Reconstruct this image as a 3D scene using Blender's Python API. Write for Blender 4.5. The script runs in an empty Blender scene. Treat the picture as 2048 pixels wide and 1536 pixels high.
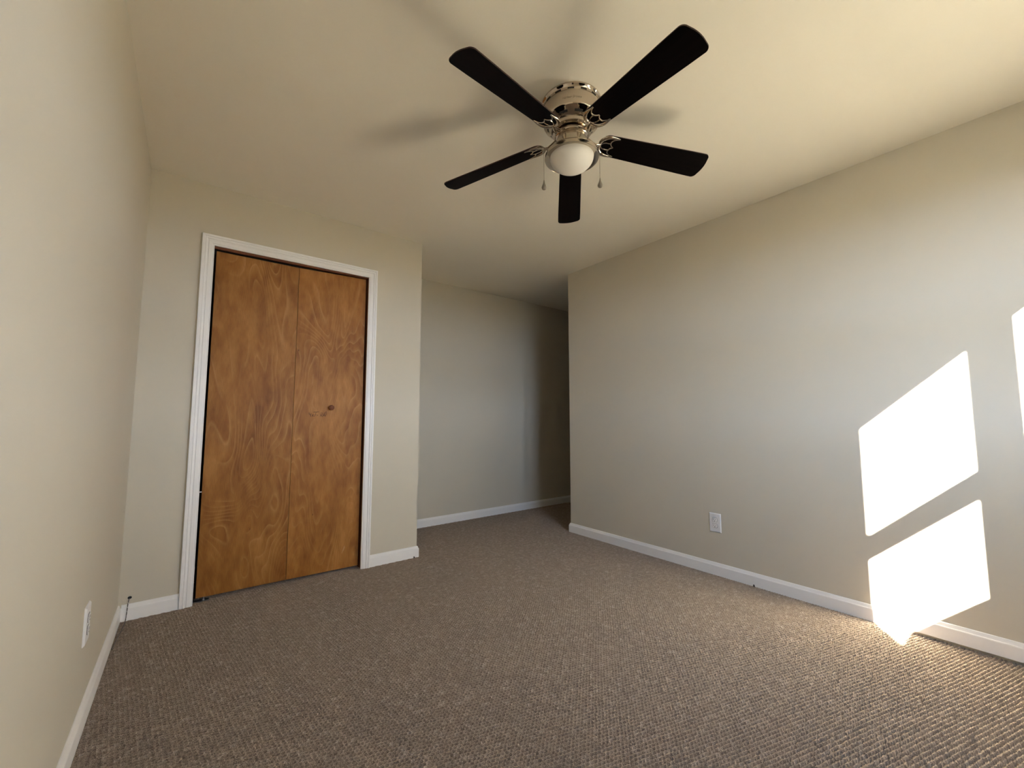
import bpy, bmesh, math, random
import numpy as np
from mathutils import Vector, Matrix

scene = bpy.context.scene
C = scene.collection
random.seed(7)
PI = math.pi

# ------------------------------------------------------------------ camera
CAM = Vector((0.2409, -2.9951, 1.0359))
YAW, PITCH, FPX = 0.6606, 0.0844, 827.0855
cd = bpy.data.cameras.new('camera'); cam = bpy.data.objects.new('camera', cd); C.objects.link(cam)
fwd = Vector((math.sin(YAW) * math.cos(PITCH), math.cos(YAW) * math.cos(PITCH), math.sin(PITCH)))
rgt = Vector((math.cos(YAW), -math.sin(YAW), 0)); up = rgt.cross(fwd)
cam.matrix_world = Matrix(((rgt.x, up.x, -fwd.x, CAM.x), (rgt.y, up.y, -fwd.y, CAM.y), (rgt.z, up.z, -fwd.z, CAM.z), (0, 0, 0, 1)))
cd.sensor_fit = 'HORIZONTAL'; cd.sensor_width = 36.0; cd.lens = 36.0 * FPX / 2048.0
cd.clip_start = 0.02
scene.camera = cam

# ------------------------------------------------------------------ light and exposure
scene.view_settings.view_transform = 'Standard'
scene.view_settings.look = 'None'
scene.view_settings.gamma = 1.0
scene.view_settings.use_curve_mapping = False
scene.view_settings.exposure = 2.54
scene.cycles.max_bounces = 16
scene.cycles.diffuse_bounces = 12
scene.cycles.glossy_bounces = 6
scene.cycles.sample_clamp_indirect = 20

SUN = Vector((1.0, 0.69, -0.635)).normalized()       # direction the sunlight travels
sl = bpy.data.lights.new('sun', 'SUN'); sl.energy = 28.0; sl.angle = math.radians(0.53); sl.color = (1.0, 0.92, 0.80)
so = bpy.data.objects.new('sun', sl); C.objects.link(so)
so.rotation_euler = SUN.to_track_quat('-Z', 'Y').to_euler(); so.location = (-8, -9, 8)

w = bpy.data.worlds.new('sky'); scene.world = w; w.use_nodes = True
nt = w.node_tree; nt.nodes.clear()
# soft clear-sky dome: paler at the horizon, bluer overhead
tcw = nt.nodes.new('ShaderNodeTexCoord'); sep = nt.nodes.new('ShaderNodeSeparateXYZ')
rw = nt.nodes.new('ShaderNodeValToRGB'); re_ = rw.color_ramp.elements
re_[0].position = 0.0; re_[0].color = (0.97, 1.15, 1.52, 1)
re_[1].position = 0.85; re_[1].color = (0.12, 0.19, 0.34, 1)
k_ = re_.new(0.22); k_.color = (0.60, 0.74, 0.98, 1)
k_ = re_.new(0.45); k_.color = (0.22, 0.32, 0.52, 1)
bg = nt.nodes.new('ShaderNodeBackground'); bg.inputs['Strength'].default_value = 3.5
out = nt.nodes.new('ShaderNodeOutputWorld')
nt.links.new(tcw.outputs['Generated'], sep.inputs[0]); nt.links.new(sep.outputs['Z'], rw.inputs[0])
# bright hazy aureole round the sun
vd = nt.nodes.new('ShaderNodeVectorMath'); vd.operation = 'DOT_PRODUCT'; vd.inputs[1].default_value = tuple(-SUN)
nt.links.new(tcw.outputs['Generated'], vd.inputs[0])
ma = nt.nodes.new('ShaderNodeMapRange'); ma.inputs['From Min'].default_value = 0.45; ma.inputs['From Max'].default_value = 1.0
nt.links.new(vd.outputs['Value'], ma.inputs['Value'])
mp_ = nt.nodes.new('ShaderNodeMath'); mp_.operation = 'POWER'; mp_.inputs[1].default_value = 2.0; nt.links.new(ma.outputs[0], mp_.inputs[0])
mixw = nt.nodes.new('ShaderNodeMix'); mixw.data_type = 'RGBA'; mixw.blend_type = 'ADD'; mixw.clamp_factor = False
ms = nt.nodes.new('ShaderNodeMath'); ms.operation = 'MULTIPLY'; ms.inputs[1].default_value = 0.34; nt.links.new(mp_.outputs[0], ms.inputs[0])
nt.links.new(ms.outputs[0], mixw.inputs['Factor']); nt.links.new(rw.outputs[0], mixw.inputs['A']); mixw.inputs['B'].default_value = (0.75, 1.0, 1.40, 1)
nt.links.new(mixw.outputs['Result'], bg.inputs[0]); nt.links.new(bg.outputs[0], out.inputs[0])

# ------------------------------------------------------------------ dimensions
H = 2.44; W1 = 1.651; D = 0.758; W2 = 3.082; YC = -0.2286; YB = -3.6
DL, DR, DT = 0.3068, 1.2304, 2.0717         # closet opening inside the casing
HALL = W2 + 3.2

# ------------------------------------------------------------------ materials
def mat(name):
    m = bpy.data.materials.new(name); m.use_nodes = True
    return m, m.node_tree, m.node_tree.nodes['Principled BSDF']
def N(t, kind, **kw):
    n = t.nodes.new(kind)
    for k, v in kw.items(): setattr(n, k, v)
    return n
def simple(name, col, rough=0.5, metal=0.0, spec=0.5, coat=0.0):
    m, t, b = mat(name)
    b.inputs['Base Color'].default_value = (*col, 1); b.inputs['Roughness'].default_value = rough
    b.inputs['Metallic'].default_value = metal; b.inputs['Specular IOR Level'].default_value = spec
    b.inputs['Coat Weight'].default_value = coat
    return m
def ramp(t, stops, interp='LINEAR'):
    r = N(t, 'ShaderNodeValToRGB'); r.color_ramp.interpolation = interp
    e = r.color_ramp.elements
    while len(e) > 1: e.remove(e[-1])
    e[0].position = stops[0][0]; e[0].color = (*stops[0][1], 1)
    for p_, c_ in stops[1:]:
        k = e.new(p_); k.color = (*c_, 1)
    return r
def paint(name, col, rough, bump, scale=260.0):
    m, t, b = mat(name)
    tc = N(t, 'ShaderNodeTexCoord')
    n = N(t, 'ShaderNodeTexNoise'); n.inputs['Scale'].default_value = scale; n.inputs['Detail'].default_value = 2
    t.links.new(tc.outputs['Object'], n.inputs['Vector'])
    bp = N(t, 'ShaderNodeBump'); bp.inputs['Strength'].default_value = bump; bp.inputs['Distance'].default_value = 0.0006
    t.links.new(n.outputs['Fac'], bp.inputs['Height']); t.links.new(bp.outputs[0], b.inputs['Normal'])
    n2 = N(t, 'ShaderNodeTexNoise'); n2.inputs['Scale'].default_value = 1.7; n2.inputs['Detail'].default_value = 3
    t.links.new(tc.outputs['Object'], n2.inputs['Vector'])
    r = ramp(t, [(0.3, tuple(c * 0.985 for c in col)), (0.7, tuple(min(1, c * 1.015) for c in col))])
    t.links.new(n2.outputs['Fac'], r.inputs[0]); t.links.new(r.outputs[0], b.inputs['Base Color'])
    b.inputs['Roughness'].default_value = rough; b.inputs['Specular IOR Level'].default_value = 0.3
    return m
M_wall = paint('greige_wall_paint', (0.615, 0.567, 0.475), 0.62, 0.35)
M_ceil = paint('ceiling_paint', (0.86, 0.81, 0.715), 0.8, 0.5, 180)
M_trim = paint('white_trim_paint', (0.88, 0.87, 0.87), 0.35, 0.02, 90)
M_plastic = simple('white_plastic', (0.80, 0.79, 0.80), 0.3)
M_dark = simple('dark_slot', (0.01, 0.01, 0.01), 0.6)
M_back = simple('carpet_backing', (0.06, 0.045, 0.034), 0.95)
M_closet = simple('closet_shade_black', (0.05, 0.045, 0.04), 0.9)  # closet shade as colour, keeps the door gaps black
M_nickel = simple('polished_nickel', (0.60, 0.53, 0.45), 0.06, 1.0)
M_nickel2 = simple('brushed_nickel', (0.52, 0.46, 0.38), 0.2, 1.0)
M_steel = simple('steel_pin', (0.6, 0.6, 0.6), 0.3, 1.0)
M_etch = simple('etched_nickel', (0.40, 0.34, 0.26), 0.4, 0.9)
M_chain = simple('bead_chain', (0.32, 0.26, 0.19), 0.4, 0.7)
M_globe = simple('frosted_white_glass', (0.82, 0.79, 0.74), 0.48, 0.0, 0.35, 0.0)
M_drop = simple('smoked_pull_drop', (0.25, 0.205, 0.15), 0.3, 0.0, 0.4)
M_note = simple('pencil_strokes', (0.05, 0.025, 0.015), 0.9)
M_wire = simple('grey_brown_wire', (0.10, 0.085, 0.075), 0.5)
M_wire2 = simple('white_wire', (0.6, 0.58, 0.55), 0.5)
M_tuft = simple('dark_yarn', (0.035, 0.03, 0.028), 0.95)
M_knob = simple('stained_knob', (0.16, 0.05, 0.018), 0.5, 0.0, 0.25)
M_out = simple('exterior_siding', (0.5, 0.5, 0.48), 0.8)

def blade_mat():
    m, t, b = mat('espresso_blade_veneer')
    tc = N(t, 'ShaderNodeTexCoord'); mp = N(t, 'ShaderNodeMapping'); mp.inputs['Scale'].default_value = (3, 60, 60)
    n = N(t, 'ShaderNodeTexNoise'); n.inputs['Scale'].default_value = 1.5; n.inputs['Detail'].default_value = 4
    t.links.new(tc.outputs['Object'], mp.inputs[0]); t.links.new(mp.outputs[0], n.inputs['Vector'])
    r = ramp(t, [(0.35, (0.0022, 0.0012, 0.001)), (0.7, (0.005, 0.0026, 0.002))])
    t.links.new(n.outputs['Fac'], r.inputs[0]); t.links.new(r.outputs[0], b.inputs['Base Color'])
    b.inputs['Roughness'].default_value = 0.4; b.inputs['Specular IOR Level'].default_value = 0.04
    return m
M_blade = blade_mat()
M_bedge = simple('espresso_edge_band', (0.045, 0.022, 0.017), 0.5, 0, 0.3)

def plywood(name, seed, dark=1.0):
    """rotary-cut plywood: pale growth lines that follow the contours of a smooth field"""
    m, t, b = mat(name)
    tc = N(t, 'ShaderNodeTexCoord')
    mp = N(t, 'ShaderNodeMapping'); mp.inputs['Location'].default_value = (seed, seed * 1.7, seed * 0.6); mp.inputs['Scale'].default_value = (3.0, 1.0, 0.95)
    t.links.new(tc.outputs['Object'], mp.inputs[0])
    n = N(t, 'ShaderNodeTexNoise'); n.inputs['Scale'].default_value = 1.0; n.inputs['Detail'].default_value = 1.6; n.inputs['Roughness'].default_value = 0.42
    n.inputs['Distortion'].default_value = 0.5
    t.links.new(mp.outputs[0], n.inputs['Vector'])
    mul = N(t, 'ShaderNodeMath', operation='MULTIPLY'); mul.inputs[1].default_value = 34.0
    t.links.new(n.outputs['Fac'], mul.inputs[0])
    fr = N(t, 'ShaderNodeMath', operation='FRACT'); t.links.new(mul.outputs[0], fr.inputs[0])
    line = ramp(t, [(0.0, (0, 0, 0)), (0.5, (0.06,) * 3), (0.80, (0.45,) * 3), (0.90, (0.95,) * 3), (1.0, (0, 0, 0))])
    t.links.new(fr.outputs[0], line.inputs[0])
    # line strength comes and goes
    n2 = N(t, 'ShaderNodeTexNoise'); n2.inputs['Scale'].default_value = 2.6; n2.inputs['Detail'].default_value = 2
    t.links.new(mp.outputs[0], n2.inputs['Vector'])
    mr = N(t, 'ShaderNodeMapRange'); mr.inputs['From Min'].default_value = 0.38; mr.inputs['From Max'].default_value = 0.64
    t.links.new(n2.outputs['Fac'], mr.inputs['Value'])
    lm = N(t, 'ShaderNodeMath', operation='MULTIPLY'); t.links.new(line.outputs[0], lm.inputs[0]); t.links.new(mr.outputs[0], lm.inputs[1])
    # broad tone
    n3 = N(t, 'ShaderNodeTexNoise'); n3.inputs['Scale'].default_value = 1.6; n3.inputs['Detail'].default_value = 3.5; n3.inputs['Roughness'].default_value = 0.9
    t.links.new(mp.outputs[0], n3.inputs['Vector'])
    base = ramp(t, [(0.34, tuple(dark * c for c in (0.23, 0.082, 0.016))), (0.5, tuple(dark * c for c in (0.335, 0.138, 0.030))), (0.66, tuple(dark * c for c in (0.43, 0.195, 0.050)))])
    t.links.new(n3.outputs['Fac'], base.inputs[0])
    mx = N(t, 'ShaderNodeMix', data_type='RGBA'); mx.inputs['B'].default_value = (0.56, 0.30, 0.105, 1)
    sc_ = N(t, 'ShaderNodeMath', operation='MULTIPLY'); sc_.inputs[1].default_value = 0.5
    t.links.new(lm.outputs[0], sc_.inputs[0]); t.links.new(sc_.outputs[0], mx.inputs['Factor']); t.links.new(base.outputs[0], mx.inputs['A'])
    # fine vertical pores
    mp2 = N(t, 'ShaderNodeMapping'); mp2.inputs['Scale'].default_value = (420, 60, 26)
    t.links.new(tc.outputs['Object'], mp2.inputs[0])
    n4 = N(t, 'ShaderNodeTexNoise'); n4.inputs['Scale'].default_value = 1.0; n4.inputs['Detail'].default_value = 2
    t.links.new(mp2.outputs[0], n4.inputs['Vector'])
    pr = ramp(t, [(0.3, (0.80,) * 3), (0.6, (1.06,) * 3)]); t.links.new(n4.outputs['Fac'], pr.inputs[0])
    mm = N(t, 'ShaderNodeMix', data_type='RGBA', blend_type='MULTIPLY'); mm.inputs['Factor'].default_value = 0.8
    t.links.new(mx.outputs['Result'], mm.inputs['A']); t.links.new(pr.outputs[0], mm.inputs['B'])
    # small pale scuffs and dark pin knots
    v = N(t, 'ShaderNodeTexVoronoi'); v.inputs['Scale'].default_value = 7.0
    t.links.new(mp.outputs[0], v.inputs['Vector'])
    kn = ramp(t, [(0.0, (1, 1, 1)), (0.035, (0.8,) * 3), (0.06, (0, 0, 0))]); t.links.new(v.outputs['Distance'], kn.inputs[0])
    n5 = N(t, 'ShaderNodeTexNoise'); n5.inputs['Scale'].default_value = 3.1; t.links.new(mp.outputs[0], n5.inputs['Vector'])
    k2 = N(t, 'ShaderNodeMapRange'); k2.inputs['From Min'].default_value = 0.54; k2.inputs['From Max'].default_value = 0.6; t.links.new(n5.outputs['Fac'], k2.inputs['Value'])
    k3 = N(t, 'ShaderNodeMath', operation='MULTIPLY'); t.links.new(kn.outputs[0], k3.inputs[0]); t.links.new(k2.outputs[0], k3.inputs[1])
    mk = N(t, 'ShaderNodeMix', data_type='RGBA'); mk.inputs['B'].default_value = (0.07, 0.022, 0.007, 1)
    t.links.new(k3.outputs[0], mk.inputs['Factor']); t.links.new(mm.outputs['Result'], mk.inputs['A'])
    t.links.new(mk.outputs['Result'], b.inputs['Base Color'])
    b.inputs['Roughness'].default_value = 0.5; b.inputs['Specular IOR Level'].default_value = 0.25
    return m
M_plyL = plywood('plywood_veneer_plain', 3.1, 0.93)
M_plyR = plywood('plywood_veneer_swirled', 11.4, 1.03)

def jamb_mat():
    m, t, b = mat('stained_jamb_wood')
    tc = N(t, 'ShaderNodeTexCoord'); mp = N(t, 'ShaderNodeMapping'); mp.inputs['Scale'].default_value = (6, 60, 60)
    n = N(t, 'ShaderNodeTexNoise'); n.inputs['Scale'].default_value = 1.2; n.inputs['Detail'].default_value = 3
    t.links.new(tc.outputs['Object'], mp.inputs[0]); t.links.new(mp.outputs[0], n.inputs['Vector'])
    r = ramp(t, [(0.3, (0.16, 0.05, 0.018)), (0.7, (0.25, 0.085, 0.032))])
    t.links.new(n.outputs['Fac'], r.inputs[0]); t.links.new(r.outputs[0], b.inputs['Base Color'])
    b.inputs['Roughness'].default_value = 0.4
    return m
M_jamb = jamb_mat()

def carpet_mat():
    m, t, b = mat('brown_loop_carpet')
    at = N(t, 'ShaderNodeAttribute', attribute_name='yarn')
    r = ramp(t, [(0.0, (0.305, 0.240, 0.186)), (0.5, (0.345, 0.273, 0.212)), (0.9, (0.39, 0.311, 0.244)), (1.0, (0.46, 0.375, 0.305))])
    t.links.new(at.outputs['Fac'], r.inputs[0])
    tc = N(t, 'ShaderNodeTexCoord')
    n = N(t, 'ShaderNodeTexNoise'); n.inputs['Scale'].default_value = 420; n.inputs['Detail'].default_value = 3
    t.links.new(tc.outputs['Object'], n.inputs['Vector'])
    fr = ramp(t, [(0.3, (0.60,) * 3), (0.7, (1.35,) * 3)]); t.links.new(n.outputs['Fac'], fr.inputs[0])
    mm = N(t, 'ShaderNodeMix', data_type='RGBA', blend_type='MULTIPLY'); mm.inputs['Factor'].default_value = 1
    t.links.new(r.outputs[0], mm.inputs['A']); t.links.new(fr.outputs[0], mm.inputs['B'])
    t.links.new(mm.outputs['Result'], b.inputs['Base Color'])
    b.inputs['Roughness'].default_value = 0.95; b.inputs['Specular IOR Level'].default_value = 0.08
    b.inputs['Sheen Weight'].default_value = 0.0
    bp = N(t, 'ShaderNodeBump'); bp.inputs['Strength'].default_value = 1.0; bp.inputs['Distance'].default_value = 0.0025
    t.links.new(n.outputs['Fac'], bp.inputs['Height']); t.links.new(bp.outputs[0], b.inputs['Normal'])
    return m
M_carpet = carpet_mat()

def glass_mat():
    m, t, b = mat('window_glass'); t.nodes.remove(b)
    o = t.nodes['Material Output']
    tr = N(t, 'ShaderNodeBsdfTransparent'); gl = N(t, 'ShaderNodeBsdfGlossy'); gl.inputs['Roughness'].default_value = 0.02
    tr.inputs['Color'].default_value = (0.97, 0.98, 0.97, 1)
    mx = N(t, 'ShaderNodeMixShader'); mx.inputs[0].default_value = 0.05
    t.links.new(tr.outputs[0], mx.inputs[1]); t.links.new(gl.outputs[0], mx.inputs[2]); t.links.new(mx.outputs[0], o.inputs[0])
    return m
M_glass = glass_mat()
def grass_mat():
    m, t, b = mat('lawn'); n = N(t, 'ShaderNodeTexNoise'); n.inputs['Scale'].default_value = 3
    r = ramp(t, [(0.3, (0.035, 0.045, 0.02)), (0.7, (0.07, 0.065, 0.04))]); t.links.new(n.outputs['Fac'], r.inputs[0]); t.links.new(r.outputs[0], b.inputs['Base Color'])
    b.inputs['Roughness'].default_value = 0.95
    return m
M_lawn = grass_mat()

# ------------------------------------------------------------------ mesh helpers
def box(bm, x0, x1, y0, y1, z0, z1):
    v = [bm.verts.new((x, y, z)) for z in (z0, z1) for y in (y0, y1) for x in (x0, x1)]
    for f in ((0, 2, 3, 1), (4, 5, 7, 6), (0, 1, 5, 4), (2, 6, 7, 3), (0, 4, 6, 2), (1, 3, 7, 5)):
        bm.faces.new([v[i] for i in f])
def lathe(bm, prof, n=64, cx=0, cy=0, caps=True):
    rings = []
    for r, z in prof:
        rings.append([bm.verts.new((cx + r * math.cos(2 * PI * k / n), cy + r * math.sin(2 * PI * k / n), z)) for k in range(n)])
    for a, b_ in zip(rings, rings[1:]):
        for k in range(n):
            bm.faces.new((a[k], a[(k + 1) % n], b_[(k + 1) % n], b_[k]))
    if caps:
        bm.faces.new(rings[0][::-1]); bm.faces.new(rings[-1])
def tube(bm, pts, rads, n=8, flat=1.0, flatax=None):
    pts = [Vector(p_) for p_ in pts]
    if not hasattr(rads, '__len__'): rads = [rads] * len(pts)
    rings = []; prev = None
    for i, p_ in enumerate(pts):
        d = (pts[min(i + 1, len(pts) - 1)] - pts[max(i - 1, 0)]).normalized()
        ref = flatax or Vector((0, 0, 1))
        if abs(d.dot(ref)) > 0.95: ref = Vector((1, 0, 0))
        a = d.cross(ref).normalized(); b_ = a.cross(d).normalized()
        rings.append([bm.verts.new(p_ + rads[i] * (a * math.cos(2 * PI * k / n) + b_ * flat * math.sin(2 * PI * k / n))) for k in range(n)])
    for a, b_ in zip(rings, rings[1:]):
        for k in range(n): bm.faces.new((a[k], a[(k + 1) % n], b_[(k + 1) % n], b_[k]))
    bm.faces.new(rings[0][::-1]); bm.faces.new(rings[-1])
def sweep(bm, path, prof, z_up=True):
    """baseboard: path is a list of 2D wall-line points, room lies to the LEFT of travel; prof = (out, z)"""
    P = [Vector(p_) for p_ in path]; secs = []
    for i, p_ in enumerate(P):
        ns = []
        if i > 0: d = (P[i] - P[i - 1]).normalized(); ns.append(Vector((-d.y, d.x)))
        if i < len(P) - 1: d = (P[i + 1] - P[i]).normalized(); ns.append(Vector((-d.y, d.x)))
        n = ns[0] if len(ns) == 1 else (ns[0] + ns[1]) / (1 + ns[0].dot(ns[1]))
        secs.append([bm.verts.new((p_.x + n.x * o_, p_.y + n.y * o_, z_)) for o_, z_ in prof])
    m = len(prof)
    for a, b_ in zip(secs, secs[1:]):
        for k in range(m): bm.faces.new((a[k], b_[k], b_[(k + 1) % m], a[(k + 1) % m]))
    bm.faces.new(secs[0]); bm.faces.new(secs[-1][::-1])
def obj(name, bm, m, parent=None, smooth=False, bevel=0.0, seg=2):
    bmesh.ops.recalc_face_normals(bm, faces=bm.faces)
    me = bpy.data.meshes.new(name); bm.to_mesh(me); bm.free()
    o = bpy.data.objects.new(name, me); C.objects.link(o)
    for mm in (m if isinstance(m, (list, tuple)) else [m]): me.materials.append(mm)
    if parent is not None: o.parent = parent
    if smooth:
        me.polygons.foreach_set('use_smooth', [True] * len(me.polygons))
        me.set_sharp_from_angle(angle=math.radians(38))
    if bevel:
        md = o.modifiers.new('bevel', 'BEVEL'); md.width = bevel; md.segments = seg; md.limit_method = 'ANGLE'
    return o
def struct(name, bm, m, label=None, **kw):
    o = obj(name, bm, m, **kw); o['kind'] = 'structure'
    if label: o['label'] = label
    return o
def thing(name, label, cat, loc=(0, 0, 0), group=None, kind=None):
    o = bpy.data.objects.new(name, None); C.objects.link(o); o.location = loc; o.empty_display_size = 0.1
    o['label'] = label; o['category'] = cat
    if group: o['group'] = group
    if kind: o['kind'] = kind
    return o
def bmn(): return bmesh.new()

# ------------------------------------------------------------------ room shell
T = 0.12
bm = bmn(); box(bm, -T, HALL + T, YB - 0.08, D + T, H, H + T); struct('ceiling', bm, M_ceil)
bm = bmn(); box(bm, -T, 0, YB - 0.08, D + T, -0.1, H); struct('wall_left', bm, M_wall)
OL, OR, OT = DL - 0.004, DR + 0.004, DT + 0.004      # rough opening seen behind the casing
JT = 0.018
bm = bmn()
box(bm, 0, OL - JT, 0, T, -0.1, H); box(bm, OR + JT, W1, 0, T, -0.1, H); box(bm, OL - JT, OR + JT, 0, T, OT + JT, H)
struct('wall_closet', bm, M_wall)
bm = bmn(); box(bm, W1 - T, W1, T, D, -0.1, H); struct('wall_alcove_side', bm, M_wall)
bm = bmn(); box(bm, 0, HALL + T, D, D + T, -0.1, H); struct('wall_back', bm, M_wall)
bm = bmn(); box(bm, W2, W2 + T, YB - 0.08, YC, -0.1, H); box(bm, W2 + T, HALL + T, -2.6 - T, -2.6, -0.1, H); struct('wall_right', bm, M_wall)  # second box closes an unseen room added to soak up hall light
bm = bmn(); box(bm, HALL, HALL + T, -2.6, D, -0.1, H); struct('wall_hall_end', bm, M_wall)
# lining added inside the closet, its shade put into a near-black colour
bm = bmn()
box(bm, 0.002, 0.012, T, D, 0, H); box(bm, W1 - T - 0.012, W1 - T - 0.002, T, D, 0, H); box(bm, 0.012, W1 - T - 0.012, D - 0.012, D - 0.002, 0, H)
struct('wall_closet_shade_lining', bm, M_closet)

# window wall behind the camera: two double-hung sash windows let the sun in
WZ0, WZ1 = 0.90, 2.21
WX0, WX1 = 1.10, 2.46
bm = bmn()
box(bm, 0, WX0, YB - 0.08, YB, -0.1, H); box(bm, WX1, W2, YB - 0.08, YB, -0.1, H)
box(bm, WX0, WX1, YB - 0.08, YB, -0.1, WZ0); box(bm, WX0, WX1, YB - 0.08, YB, WZ1, H)
struct('wall_window', bm, M_wall)
def window(name, xa, xb, fx0, fx1):
    bm = bmn(); y0, y1 = YB - 0.02, YB
    a, b_ = xa - 0.029, xb                       # clear glass edges
    zb, zr0, zr1, zt = 0.995, 1.417, 1.552 , 2.097 + 0.018
    zr0 += 0.018
    box(bm, fx0, a, y0, y1, WZ0, WZ1); box(bm, b_, fx1, y0, y1, WZ0, WZ1)
    box(bm, a, b_, y0, y1, WZ0, zb); box(bm, a, b_, y0, y1, zt, WZ1); box(bm, a, b_, y0, y1, zr0, zr1)
    f = struct(name, bm, M_trim)
    for lo, hi in ((zb, zr0), (zr1, zt)):
        bm = bmn(); box(bm, a, b_, y0 + 0.008, y0 + 0.012, lo, hi); obj('pane', bm, M_glass, f)
window('window_1', 1.321, 1.898, WX0, 2.005)
window('window_2', 2.123, 2.340, 2.005, WX1)  # unseen window, made narrow so less sun bounces onto the near ceiling
for x0, x1 in ((1.29, 1.90), (2.09, 2.34)):      # daylight portals in the openings
    pl = bpy.data.lights.new('window_daylight', 'AREA'); pl.shape = 'RECTANGLE'; pl.size = x1 - x0 + 0.02; pl.size_y = 1.14
    pl.cycles.is_portal = True
    po = bpy.data.objects.new('window_daylight', pl); C.objects.link(po)
    po.location = ((x0 + x1) / 2, YB - 0.09, 1.555); po.rotation_euler = (PI / 2, 0, 0)      # faces +y, into the room
bm = bmn(); box(bm, -40, 40, -60, YB - 0.3, -0.55, -0.45); struct('ground', bm, M_lawn)

# ------------------------------------------------------------------ carpet floor: every loop is real relief
def carpet():
    step = 0.0025
    x0, x1, y0, y1 = 0.0, W2 + 0.9, -3.08, D
    nx, ny = int((x1 - x0) / step) + 1, int((y1 - y0) / step) + 1
    xs = np.linspace(x0, x1, nx, dtype=np.float32); ys = np.linspace(y0, y1, ny, dtype=np.float32)
    X, Y = np.meshgrid(xs, ys)
    th = math.radians(-16); pu, pv, off = 0.0142, 0.0132, 0.60
    # slow waviness of the rows
    Xw = X + 0.004 * np.sin(3.1 * Y + 1.3 * X) + 0.002 * np.sin(9 * Y - 4 * X); Yw = Y + 0.004 * np.sin(2.3 * X - 0.7 * Y) + 0.002 * np.sin(8 * X + 5 * Y)
    U = (Xw * math.cos(th) + Yw * math.sin(th)) / pu; V = (-Xw * math.sin(th) + Yw * math.cos(th)) / pv
    hgt = np.zeros_like(X); yarn = np.zeros_like(X)
    def hsh(i, j, k):
        s = np.sin(i * 127.1 + j * 311.7 + k * 74.7) * 43758.5453
        return s - np.floor(s)
    j0 = np.floor(V)
    for dj in (-1, 0, 1):
        j = j0 + dj
        uu = U - off * j; i0 = np.floor(uu)
        for di in (-1, 0, 1):
            i = i0 + di
            ii = i.astype(np.float64); jj = j.astype(np.float64)
            cu = uu - i - 0.5 - 0.16 * (hsh(ii, jj, 1) - 0.5); cv = V - j - 0.5 - 0.18 * (hsh(ii, jj, 2) - 0.5)
            ang = 0.12 + 0.4 * (hsh(ii, jj, 3) - 0.5)
            a = cu * np.cos(ang) + cv * np.sin(ang); b_ = -cu * np.sin(ang) + cv * np.cos(ang)
            q = 1 - (a / (0.51 + 0.10 * hsh(ii, jj, 7))) ** 2 - (b_ / (0.27 + 0.08 * hsh(ii, jj, 6))) ** 2      # the gap the loops close round
            hh = np.maximum(q, 0) ** 0.38 * (0.72 + 0.28 * hsh(ii, jj, 4))
            hgt = np.maximum(hgt, hh)
            if di == 0 and dj == 0:
                yarn = hsh(ii, jj, 5); rid = np.cos(2 * np.pi * cv) + 0.5 * np.cos(2 * np.pi * cu)
    Z = -0.0030 - hgt * 0.0190 - 0.0012 * rid
    co = np.stack([X, Y, Z.astype(np.float32)], -1).reshape(-1, 3).astype(np.float32)
    idx = np.arange(nx * ny, dtype=np.int32).reshape(ny, nx)
    keep = ~((X[:-1, :-1] > W2 + 0.05) & (Y[:-1, :-1] < YC - 0.05))
    q = np.stack([idx[:-1, :-1], idx[:-1, 1:], idx[1:, 1:], idx[1:, :-1]], -1)[keep].reshape(-1, 4)
    me = bpy.data.meshes.new('floor')
    me.vertices.add(len(co)); me.vertices.foreach_set('co', co.ravel())
    me.loops.add(q.size); me.loops.foreach_set('vertex_index', q.ravel())
    me.polygons.add(len(q)); me.polygons.foreach_set('loop_start', np.arange(0, q.size, 4, dtype=np.int32)); me.polygons.foreach_set('loop_total', np.full(len(q), 4, dtype=np.int32))
    me.polygons.foreach_set('use_smooth', np.ones(len(q), dtype=bool))
    at = me.attributes.new('yarn', 'FLOAT', 'POINT'); at.data.foreach_set('value', yarn.astype(np.float32).ravel())
    me.update(); me.validate()
    me.materials.append(M_carpet)
    o = bpy.data.objects.new('floor', me); C.objects.link(o); o['kind'] = 'structure'
carpet()
bm = bmn(); box(bm, -T, HALL + T, YB - 0.08, D + T, -0.14, -0.024); struct('floor_slab', bm, M_back)

# ------------------------------------------------------------------ baseboards
BB = [(0, 0), (0.0135, 0), (0.0135, 0.056), (0.0125, 0.060), (0.0105, 0.062), (0.0075, 0.071), (0.006, 0.0755), (0.003, 0.0775), (0, 0.0775)]
CW = 0.0615                                           # casing width
def base(name, path, dz=0.0):
    bm = bmn(); sweep(bm, path, [(o_, z_ + dz - (0.004 if z_ == 0 and not dz else 0)) for o_, z_ in BB])
    return struct(name, bm, M_trim)
base('baseboard_left', [(0, 0), (0, YB)])
base('baseboard_closet_left', [(DL - CW, 0), (0.0135, 0)])
base('baseboard_closet_right', [(W1, D), (W1, 0), (DR + CW, 0)])
base('baseboard_back', [(HALL, D), (W1 + 0.0135, D)])
base('baseboard_right', [(W2, -2.4845), (W2, YC), (W2 + T, YC), (W2 + T, -2.6)])
base('baseboard_right_near', [(W2, YB), (W2, -2.4865)], 0.011)

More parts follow.
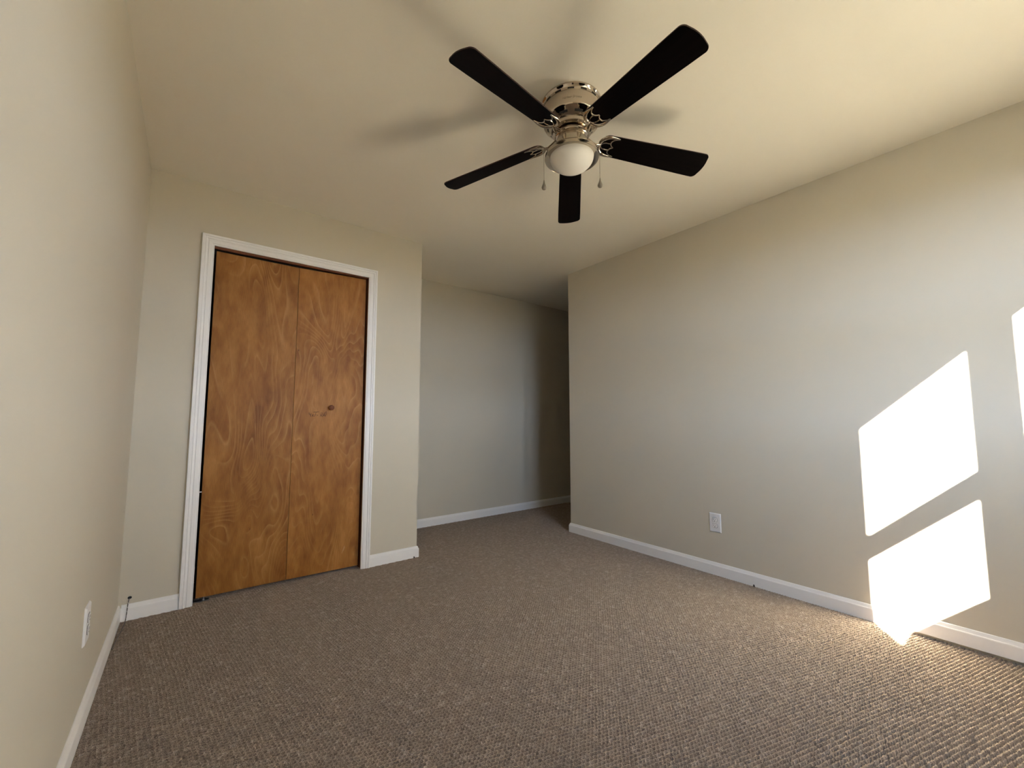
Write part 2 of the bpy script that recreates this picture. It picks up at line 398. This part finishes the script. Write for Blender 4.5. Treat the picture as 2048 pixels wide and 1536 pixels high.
# ------------------------------------------------------------------ door casing (mitred moulding)
prof = [(0, 0), (0, 0.0085), (0.0015, 0.0105), (0.008, 0.0105), (0.010, 0.0125), (0.013, 0.0135), (0.027, 0.0145), (0.030, 0.0120), (0.033, 0.0120), (0.036, 0.0165), (0.040, 0.0180), (0.043, 0.0180), (0.0445, 0.0150), (0.047, 0.0150), (0.049, 0.0195), (CW - 0.003, 0.0200), (CW, 0.0175), (CW, 0)]
bm = bmn(); secs = []
for k in range(4):
    row = []
    for t_, h_ in prof:
        x = (DL - t_) if k < 2 else (DR + t_); z = -0.003 if k in (0, 3) else DT + t_
        row.append(bm.verts.new((x, -h_, z)))
    secs.append(row)
for a, b_ in zip(secs, secs[1:]):
    for k in range(len(prof)): bm.faces.new((a[k], a[(k + 1) % len(prof)], b_[(k + 1) % len(prof)], b_[k]))
bm.faces.new(secs[0]); bm.faces.new(secs[-1][::-1])
struct('trim_1', bm, M_trim)
# unpainted jamb boards lining the opening
bm = bmn()
box(bm, OL - JT, OL, 0.0005, T, -0.01, OT); box(bm, OR, OR + JT, 0.0005, T, -0.01, OT); box(bm, OL - JT, OR + JT, 0.0005, T, OT, OT + JT)
struct('trim_2', bm, M_jamb)

bm = bmn()
v = [bm.verts.new(q) for q in ((OL, 0.012, 2.0610), (OR, 0.012, 2.0690), (OR, 0.027, 2.0690), (OL, 0.027, 2.0610), (OL, 0.012, OT), (OR, 0.012, OT), (OR, 0.027, OT), (OL, 0.027, OT))]
for f in ((0, 3, 2, 1), (4, 5, 6, 7), (0, 1, 5, 4), (1, 2, 6, 5), (2, 3, 7, 6), (3, 0, 4, 7)): bm.faces.new([v[i] for i in f])
struct('trim_3', bm, M_jamb)

# ------------------------------------------------------------------ bifold closet door
door = bpy.data.objects.new('door_1', None); C.objects.link(door); door.location = (0.77, 0.03, 0); door['kind'] = 'structure'
door['label'] = 'two-panel plywood bifold closet door in white casing'
def local(o, p_): o.location = Vector(p_) - Vector((0.77, 0.03, 0))
PT = 0.032
def panel(name, x0, x1, m, top0, top1, bot0, bot1):
    bm = bmn()
    vs = [(x0, 0, bot0), (x1, 0, bot1), (x1, PT, bot1), (x0, PT, bot0), (x0, 0, top0), (x1, 0, top1), (x1, PT, top1), (x0, PT, top0)]
    v = [bm.verts.new(q) for q in vs]
    for f in ((0, 1, 2, 3), (4, 7, 6, 5), (0, 4, 5, 1), (1, 5, 6, 2), (2, 6, 7, 3), (3, 7, 4, 0)): bm.faces.new([v[i] for i in f])
    o = obj(name, bm, m, door, bevel=0.0012); local(o, (0, 0.03, 0)); return o
pL = panel('door_panel', 0.3190, 0.7742, M_plyL, 2.053, 2.0525, 0.0215, 0.0195); pL['label'] = 'left plywood panel, plainer grain with dark knots'
pR = panel('door_panel', 0.7758, 1.2235, M_plyR, 2.0525, 2.0650, 0.0195, 0.0165); pR['label'] = 'right plywood panel, swirling grain with wooden knob'
def child(name, bm, m, parent, **kw):
    o = obj(name, bm, m, parent, **kw); o.location = -(parent.location + (parent.parent.location if parent.parent else Vector())); return o
# knob
bm = bmn(); prf = [(0.0095, 0), (0.009, 0.006), (0.0105, 0.010), (0.0165, 0.014), (0.0185, 0.019), (0.0175, 0.024), (0.012, 0.0275), (0.004, 0.0285)]
lathe(bm, prf, 28)
bmesh.ops.transform(bm, matrix=Matrix.Translation((1.007, 0.0302, 1.113)) @ Matrix.Rotation(PI / 2, 4, 'X'), verts=bm.verts)
child('knob', bm, M_knob, pR, smooth=True)
# handwriting: 4 x T ROD in thin pencil strokes
bm = bmn()
def stroke(pts, r=0.0014):
    tube(bm, [(0.868 + 0.113 * a, 0.0296, 1.048 + 0.036 * b_) for a, b_ in pts], r, 5)
for s in ([(0.02, .85), (0.05, .45), (0.13, .5)], [(0.13, .75), (0.12, .1)], [(0.19, .1), (0.27, .55)], [(0.2, .5), (0.28, .12)],
          [(0.27, .95), (0.56, 1.0)], [(0.42, .97), (0.38, .55), (0.33, .12)], [(0.45, .5), (0.5, .3), (0.44, .2)],
          [(0.66, .15), (0.69, .85), (0.77, .8), (0.74, .5), (0.67, .45), (0.77, .12)], [(0.84, .2), (0.80, .4), (0.83, .65), (0.87, .45), (0.84, .2)],
          [(0.92, .15), (0.90, .85)], [(0.90, .8), (0.98, 1.1), (1.0, .6), (0.92, .15)]):
    stroke(s)
child('pencil_note', bm, M_note, pR)
# floor pivot pin and bracket
bm = bmn(); tube(bm, [(0.357, 0.046, -0.001), (0.357, 0.046, 0.034)], 0.004, 10); lathe(bm, [(0.007, 0.002), (0.007, 0.006)], 12, 0.357, 0.046)
child('pivot_pin', bm, M_steel, pL)
bm = bmn(); box(bm, 0.307, 0.383, 0.030, 0.062, -0.004, 0.002); box(bm, 0.3035, 0.307, 0.030, 0.062, -0.004, 0.03)
child('pivot_bracket', bm, M_steel, door)
bm = bmn(); box(bm, OL + 0.001, OR - 0.001, 0.062, 0.090, 2.045, 2.0745); child('head_track', bm, M_dark, door)
bm = bmn(); box(bm, 0.303, 0.3190, 0.032, 0.047, 0.612, 0.617); child('hinge_stub', bm, M_plastic, door)
# scratches where the veneer has chipped pale
M_scr = simple('bare_wood_scratch', (0.55, 0.36, 0.17), 0.8)
bm = bmn()
for (xa, za, xb, zb) in ((1.112, 0.118, 1.129, 0.166), (1.122, 0.133, 1.132, 0.158)): tube(bm, [(xa, 0.0298, za), (xb, 0.0298, zb)], 0.0009, 5)
child('scratch_marks', bm, M_scr, pR)

# ------------------------------------------------------------------ outlets
def outlet(label, origin, ux, un):
    """origin on the wall; ux = along the wall, un = out of the wall"""
    t = thing('wall_outlet', label, 'outlet', origin)
    ux, un, uz = Vector(ux), Vector(un), Vector((0, 0, 1))
    def conv(bm):
        for v in bm.verts: c = v.co.copy(); v.co = ux * c.x + un * c.y + uz * c.z
    bm = bmn(); hw, hh = 0.0395, 0.0625
    a = [bm.verts.new((sx * hw, 0, sz * hh)) for sx, sz in ((-1, -1), (1, -1), (1, 1), (-1, 1))]
    a2 = [bm.verts.new((sx * hw, 0.0022, sz * hh)) for sx, sz in ((-1, -1), (1, -1), (1, 1), (-1, 1))]
    b_ = [bm.verts.new((sx * (hw - 0.0045), 0.0068, sz * (hh - 0.0045))) for sx, sz in ((-1, -1), (1, -1), (1, 1), (-1, 1))]
    for A, B in ((a, a2), (a2, b_)):
        for k in range(4): bm.faces.new((A[k], A[(k + 1) % 4], B[(k + 1) % 4], B[k]))
    bm.faces.new(b_); bm.faces.new(a[::-1]); conv(bm)
    obj('cover_plate', bm, M_plastic, t, bevel=0.0008)
    for s in (1, -1):
        zc = s * 0.0195
        bm = bmn(); ring = []
        for y_, f in ((0.0055, 1.0), (0.0092, 1.0), (0.0097, 0.94)):
            rr = []
            for k in range(32):
                an = 2 * PI * k / 32; x_ = 0.0170 * math.cos(an); z_ = 0.0170 * math.sin(an)
                z_ = max(-0.0135, min(0.0135, z_)); rr.append(bm.verts.new((x_ * f, y_, zc + z_ * f)))
            ring.append(rr)
        for A, B in zip(ring, ring[1:]):
            for k in range(32): bm.faces.new((A[k], A[(k + 1) % 32], B[(k + 1) % 32], B[k]))
        bm.faces.new(ring[-1]); bm.faces.new(ring[0][::-1]); conv(bm)
        sock = obj('socket_face', bm, M_plastic, t)
        bm = bmn()
        box(bm, -0.0075, -0.0055, 0.0093, 0.0101, zc - 0.001, zc + 0.0075); box(bm, 0.0055, 0.0073, 0.0093, 0.0101, zc - 0.0005, zc + 0.0068)
        lathe(bm, [(0.0027, -0.0004), (0.0027, 0.0004)], 14);
        bm.verts.ensure_lookup_table()
        for v in bm.verts[-28:]: c = v.co.copy(); v.co = Vector((c.x, 0.0097 + c.z, zc - 0.0075 + c.y))
        conv(bm); obj('prong_slots', bm, M_dark, sock)
        # dark seam round the socket
        bm = bmn(); pts = []
        for k in range(33):
            an = 2 * PI * k / 32; pts.append((0.0176 * math.cos(an), 0.0069, zc + max(-0.0141, min(0.0141, 0.0176 * math.sin(an)))))
        tube(bm, pts, 0.0010, 5); conv(bm); obj('socket_seam', bm, M_dark, sock)
    bm = bmn(); lathe(bm, [(0.0032, 0.0055), (0.0032, 0.0074), (0.002, 0.0081)], 16)
    for v in bm.verts: c = v.co.copy(); v.co = Vector((c.x, c.z, c.y))
    conv(bm); obj('screw', bm, M_plastic, t)
    return t
outlet('white duplex outlet low on the right wall left of the sun patches', (W2, -1.578, 0.339), (0, -1, 0), (-1, 0, 0))
outlet('white outlet plate seen edge-on low on the left wall', (0, -0.966, 0.349), (0, 1, 0), (1, 0, 0))

# ------------------------------------------------------------------ loose wire in the corner and tufts
t = thing('loose_wire', 'thin dark wire coming from a hole over the corner baseboard by the closet', 'wire', (0.04, 0, 0.1))
def tl(o): o.location = -t.location
bm = bmn()
P = [(0.042, -0.001, 0.103), (0.0405, -0.012, 0.098), (0.039, -0.0165, 0.085), (0.0375, -0.0165, 0.06), (0.036, -0.0175, 0.03), (0.035, -0.022, 0.006), (0.034, -0.06, 0.001), (0.030, -0.14, 0.001), (0.022, -0.24, 0.001), (0.0185, -0.34, -0.001)]
tube(bm, P, 0.0019, 7); o = obj('wire_strand', bm, M_wire, t, smooth=True); tl(o)
bm = bmn()
P2 = []
for k in range(40):
    f = k / 39; z = 0.1 - f * 0.097; P2.append((0.0410 - 0.006 * f + 0.0016 * math.cos(f * 30), -0.0165 - 0.0012 + 0.0016 * math.sin(f * 30) + (0.014 * max(0, (z - 0.088) / 0.012)), z))
tube(bm, P2, 0.0010, 6); o = obj('wire_strand', bm, M_wire2, t, smooth=True); o['label'] = 'white twisted strand'; tl(o)
bm = bmn(); lathe(bm, [(0.0085, -0.0008), (0.0085, 0.0006)], 16)
for v in bm.verts: c = v.co.copy(); v.co = Vector((0.043 + c.x, -c.z - 0.0004, 0.1075 + c.y * 0.8))
o = obj('wire_hole', bm, M_dark, t); tl(o)

def tuft(label, loc, s):
    bm = bmn()
    for k in range(14):
        a = random.uniform(0, 2 * PI); r = random.uniform(0.3, 1) * s; h_ = random.uniform(0.3, 1.2) * s
        tube(bm, [(0, 0, -0.004), (r * 0.5 * math.cos(a), r * 0.5 * math.sin(a), h_), (r * math.cos(a), r * math.sin(a), h_ * 0.4)], [s * 0.2, s * 0.22, s * 0.12], 6)
    o = obj('carpet_tuft', bm, M_tuft, None, smooth=True); o.location = loc
    o['label'] = label; o['category'] = 'carpet fluff'
tuft('dark frayed carpet tuft against the right-wall baseboard', (3.059, -1.815, 0.001), 0.009)
tuft('dark frayed carpet tuft at the closet-corner baseboard', (1.622, -0.022, 0.0), 0.009)

# ------------------------------------------------------------------ ceiling fan
FX, FY = 1.519, -1.782
fan = thing('ceiling_fan', 'five-blade ceiling fan in dark espresso and polished nickel with frosted globe', 'ceiling fan', (FX, FY, H))
def fz(bm):                                         # world z -> local
    for v in bm.verts: v.co.z -= H
view = math.atan2(CAM.y - FY, CAM.x - FX)           # side of the fan that faces the room's near corner
bm = bmn()
HP = [(0.131, 0), (0.1330, 0.003), (0.1325, 0.008), (0.1285, 0.012), (0.1250, 0.0155), (0.1245, 0.0175), (0.1245, 0.0265), (0.1258, 0.0295), (0.1280, 0.034), (0.1290, 0.042), (0.1288, 0.056), (0.1280, 0.072), (0.1265, 0.086), (0.1252, 0.0905), (0.1235, 0.0930),
      (0.1190, 0.0955), (0.1130, 0.0998), (0.1040, 0.1062), (0.0950, 0.1125), (0.0905, 0.1158), (0.0890, 0.1175), (0.0890, 0.1330), (0.0865, 0.1350), (0.060, 0.140)]
lathe(bm, [(r, H - dz) for r, dz in HP], 96)
fz(bm); housing = obj('motor_housing', bm, M_nickel, fan, smooth=True)
def patch_on(bm, rad, a0, a1, z0, z1, n=8, rad1=None):
    rad1 = rad1 or rad
    """thin curved rectangle lying on a cylinder"""
    o_, i_ = [], []
    for k in range(n + 1):
        a = a0 + (a1 - a0) * k / n
        for e, L in ((0.0006, o_), (-0.002, i_)):
            L.append((bm.verts.new(((rad + e) * math.cos(a), (rad + e) * math.sin(a), z0)), bm.verts.new(((rad1 + e) * math.cos(a), (rad1 + e) * math.sin(a), z1))))
    for k in range(n):
        bm.faces.new((o_[k][0], o_[k + 1][0], o_[k + 1][1], o_[k][1])); bm.faces.new((i_[k][1], i_[k + 1][1], i_[k + 1][0], i_[k][0]))
        bm.faces.new((o_[k][1], o_[k + 1][1], i_[k + 1][1], i_[k][1])); bm.faces.new((o_[k][0], i_[k][0], i_[k + 1][0], o_[k + 1][0]))
    bm.faces.new((o_[0][0], o_[0][1], i_[0][1], i_[0][0])); bm.faces.new((o_[n][1], o_[n][0], i_[n][0], i_[n][1]))
for k in range(14):                                 # cooling slots
    a = view + 2 * PI * k / 14
    bm = bmn(); patch_on(bm, 0.1245, a - 0.11, a + 0.11, -0.0250, -0.0190); obj('vent_slot', bm, M_dark, housing)
for k in range(10):
    a = view + math.radians(36 * k + 18)
    bm = bmn(); patch_on(bm, 0.1005, a - 0.17, a + 0.17, -0.1087, -0.1035, rad1=0.1078); obj('vent_slot', bm, M_dark, housing)
# faint engraved lettering on the side
cu = bpy.data.curves.new('lettering', 'FONT'); cu.body = 'Harbor Breeze'; cu.size = 0.0135; cu.align_x = 'CENTER'; cu.shear = 0.25; cu.extrude = 0.0003
to = bpy.data.objects.new('lettering_source', cu); C.objects.link(to)
me = bpy.data.meshes.new_from_object(to.evaluated_get(bpy.context.evaluated_depsgraph_get()))
bpy.data.objects.remove(to); bpy.data.curves.remove(cu)
for v in me.vertices:
    a = view + 0.03 + v.co.x / 0.1288; r = 0.1287 + v.co.z
    v.co = (r * math.cos(a), r * math.sin(a), v.co.y - 0.070)
me.name = 'lettering'; me.materials.append(M_etch)
lo = bpy.data.objects.new('lettering', me); C.objects.link(lo); lo.parent = housing
# flywheel, switch cup, light pan, globe
bm = bmn(); lathe(bm, [(0.050, H - 0.145), (0.072, H - 0.147), (0.074, H - 0.151), (0.074, H - 0.160), (0.070, H - 0.164), (0.05, H - 0.168)], 72); fz(bm); obj('flywheel', bm, M_nickel, fan, smooth=True)
bm = bmn(); lathe(bm, [(0.055, H - 0.166), (0.066, H - 0.170), (0.0685, H - 0.175), (0.0685, H - 0.222), (0.064, H - 0.228), (0.05, H - 0.23)], 72); fz(bm); obj('switch_housing', bm, M_nickel2, fan, smooth=True)
bm = bmn(); lathe(bm, [(0.050, H - 0.224), (0.080, H - 0.225), (0.100, H - 0.228), (0.112, H - 0.234), (0.1180, H - 0.242), (0.1195, H - 0.252), (0.1185, H - 0.256), (0.1170, H - 0.2565), (0.1150, H - 0.2550), (0.1070, H - 0.2525), (0.0970, H - 0.2495), (0.05, H - 0.249)], 96)
fz(bm); obj('light_pan', bm, M_nickel2, fan, smooth=True)
bm = bmn()
gp = [(0.0960, H - 0.2480)] + [(0.0960 * math.cos(a), H - 0.250 - 0.062 * math.sin(a)) for a in np.linspace(0.0, PI / 2 - 0.03, 16)]
lathe(bm, gp, 72); fz(bm); obj('globe', bm, M_globe, fan, smooth=True)

# blades: measured heading, tip reach, tip height and pitch
BL = [(45.43, .639, 2.210, -.095), (119.25, .628, 2.199, -.276), (189.46, .643, 2.237, -.23), (259.36, .651, 2.196, -.18), (333.05, .638, 2.228, -.24)]
R0, Z0 = 0.128, 2.271
def blade_outline(L):
    """x along the blade from its root, y across; rounded root, gently widening, shallow curved tip"""
    pts = []
    wr, wt = 0.052, 0.0645
    for k in range(13):                              # root cap
        a = PI / 2 + PI * k / 12
        pts.append((0.040 + 0.040 * math.cos(a), wr * math.sin(a)))
    # far side (y<0) to tip
    tip = []
    cr = 0.022
    def hw(x): return wr + (wt - wr) * min(1, max(0, (x - 0.04) / (L - 0.08)))
    for k in range(1, 9): x = 0.04 + (L - 0.04 - cr - 0.008) * k / 9; tip.append((x, -hw(x)))
    # rounded corner, arc bulge, rounded corner
    def edge(y): return L + 0.016 * (1 - (y / wt) ** 2)
    cy = wt - cr
    for k in range(9):
        a = -PI / 2 + (PI / 2 - 0.35) * k / 8; tip.append((edge(-cy) - cr + cr * math.cos(a) - 0.0, -cy + cr * math.sin(a)))
    arc = [(edge(y), y) for y in np.linspace(-cy * 0.8, cy * 0.8, 9)]
    return pts + tip + arc + [(x, -y) for x, y in tip[::-1]]
def make_blade(deg, R, zt, pit):
    L = R - R0
    th = math.radians(deg)
    b_ = None
    bm = bmn(); out = blade_outline(L); n = len(out); TH = 0.0055
    lo_ = [bm.verts.new((x, y, -TH / 2)) for x, y in out]; hi_ = [bm.verts.new((x, y, TH / 2)) for x, y in out]
    bm.faces.new(lo_[::-1]).material_index = 0; bm.faces.new(hi_).material_index = 0
    for k in range(n): bm.faces.new((lo_[k], lo_[(k + 1) % n], hi_[(k + 1) % n], hi_[k])).material_index = 1
    o = obj('blade', bm, [M_blade, M_bedge], fan, bevel=0.0012)
    droop = math.atan2(zt - Z0, L)
    d = Vector((math.cos(th) * math.cos(droop), math.sin(th) * math.cos(droop), math.sin(droop)))
    tv = Vector((-math.sin(th), math.cos(th), 0)); nv = d.cross(tv)
    # pitch about the blade's own axis (positive side = counter-clockwise edge)
    ty = tv * math.cos(pit) + nv * math.sin(pit); nz = d.cross(ty)
    M = Matrix(((d.x, ty.x, nz.x, R0 * math.cos(th)), (d.y, ty.y, nz.y, R0 * math.sin(th)), (d.z, ty.z, nz.z, Z0 - H), (0, 0, 0, 1)))
    o.matrix_local = M
    # decorative blade iron under the root
    bm = bmn(); z = -TH / 2 - 0.002
    Z = Vector((0, 0, 1))
    for s in (1, -1):
        outer = [(0.003, s * 0.004), (0.005, s * 0.019), (0.014, s * 0.033), (0.031, s * 0.0435), (0.055, s * 0.0475), (0.084, s * 0.0455)]
        inner = [(0.084, s * 0.0455), (0.066, s * 0.0405), (0.053, s * 0.031), (0.050, s * 0.020), (0.056, s * 0.008), (0.068, 0.0)]
        def smooth_path(p_, m_=5):
            res = []
            for i in range(len(p_) - 1):
                p0 = Vector(p_[max(i - 1, 0)]); p1 = Vector(p_[i]); p2 = Vector(p_[i + 1]); p3 = Vector(p_[min(i + 2, len(p_) - 1)])
                for q in range(m_):
                    u = q / m_
                    v = 0.5 * ((2 * p1) + (p2 - p0) * u + (2 * p0 - 5 * p1 + 4 * p2 - p3) * u * u + (-p0 + 3 * p1 - 3 * p2 + p3) * u ** 3)
                    res.append(v)
            res.append(Vector(p_[-1])); return res
        oo = smooth_path(outer); ii = smooth_path(inner)
        nn = len(oo)
        tube(bm, [(v.x, v.y, z) for v in oo], [0.0060 + 0.0042 * math.sin(PI * min(1, 1.15 * k / nn)) - 0.0026 * k / nn for k in range(nn)], 10, 0.6)
        tube(bm, [(v.x, v.y, z) for v in ii], [0.0034 - 0.0008 * abs(2 * k / len(ii) - 1) for k in range(len(ii))], 8, 0.8)
        rib = smooth_path([(0.008, 0.0), (0.015, s * 0.011), (0.030, s * 0.0165), (0.051, s * 0.0165)])
        tube(bm, [(v.x, v.y, z) for v in rib], 0.0027, 8, 0.8)
    # arm back to the flywheel (curved strap)
    def bl(p_): return M.inverted() @ Vector(p_)
    c_, s_ = math.cos(th), math.sin(th)
    A = [(0.070, -0.158), (0.090, -0.172), (0.106, -0.180), (0.120, -0.177), (0.135, Z0 - H - 0.0045)]
    for off_ in (0.009, -0.009):
        tube(bm, [bl((r * c_ - off_ * k_ * s_, r * s_ + off_ * k_ * c_, zz)) for (r, zz), k_ in zip(A, (1.3, 1.2, 1.0, 0.7, 0.3))], [0.0055, 0.0058, 0.006, 0.0058, 0.005], 10, 0.6)
    obj('blade_iron', bm, M_nickel, o, smooth=True)
for q in BL: make_blade(*q)

# pull chains, one on each side of the light
side = Vector((math.cos(YAW), -math.sin(YAW)))
for s, zt, lab in ((-1, 2.082, 'left pull chain'), (1, 2.092, 'right pull chain')):
    px, py = side.x * s * 0.1235, side.y * s * 0.1235
    bm = bmn()
    ptop = 2.219
    tube(bm, [(side.x * s * 0.066, side.y * s * 0.066, 2.232 - H), (px * 0.93, py * 0.93, 2.231 - H), (px, py, ptop - H)], 0.0016, 7)
    k = ptop
    while k > zt:
        bmesh.ops.create_uvsphere(bm, u_segments=6, v_segments=4, radius=0.0012, matrix=Matrix.Translation((px, py, k - H))); k -= 0.0029
    tube(bm, [(px, py, ptop - H), (px, py, zt - H)], 0.0006, 5)
    o = obj('pull_chain', bm, M_chain, fan); o['label'] = lab
    bm = bmn()
    lathe(bm, [(0.0016, zt + 0.004), (0.0022, zt), (0.0028, zt - 0.004), (0.0045, zt - 0.012), (0.0085, zt - 0.022), (0.0108, zt - 0.029), (0.0105, zt - 0.034), (0.0078, zt - 0.039), (0.003, zt - 0.0415)], 24, px, py)
    fz(bm); obj('pull_drop', bm, M_drop, o, smooth=True)
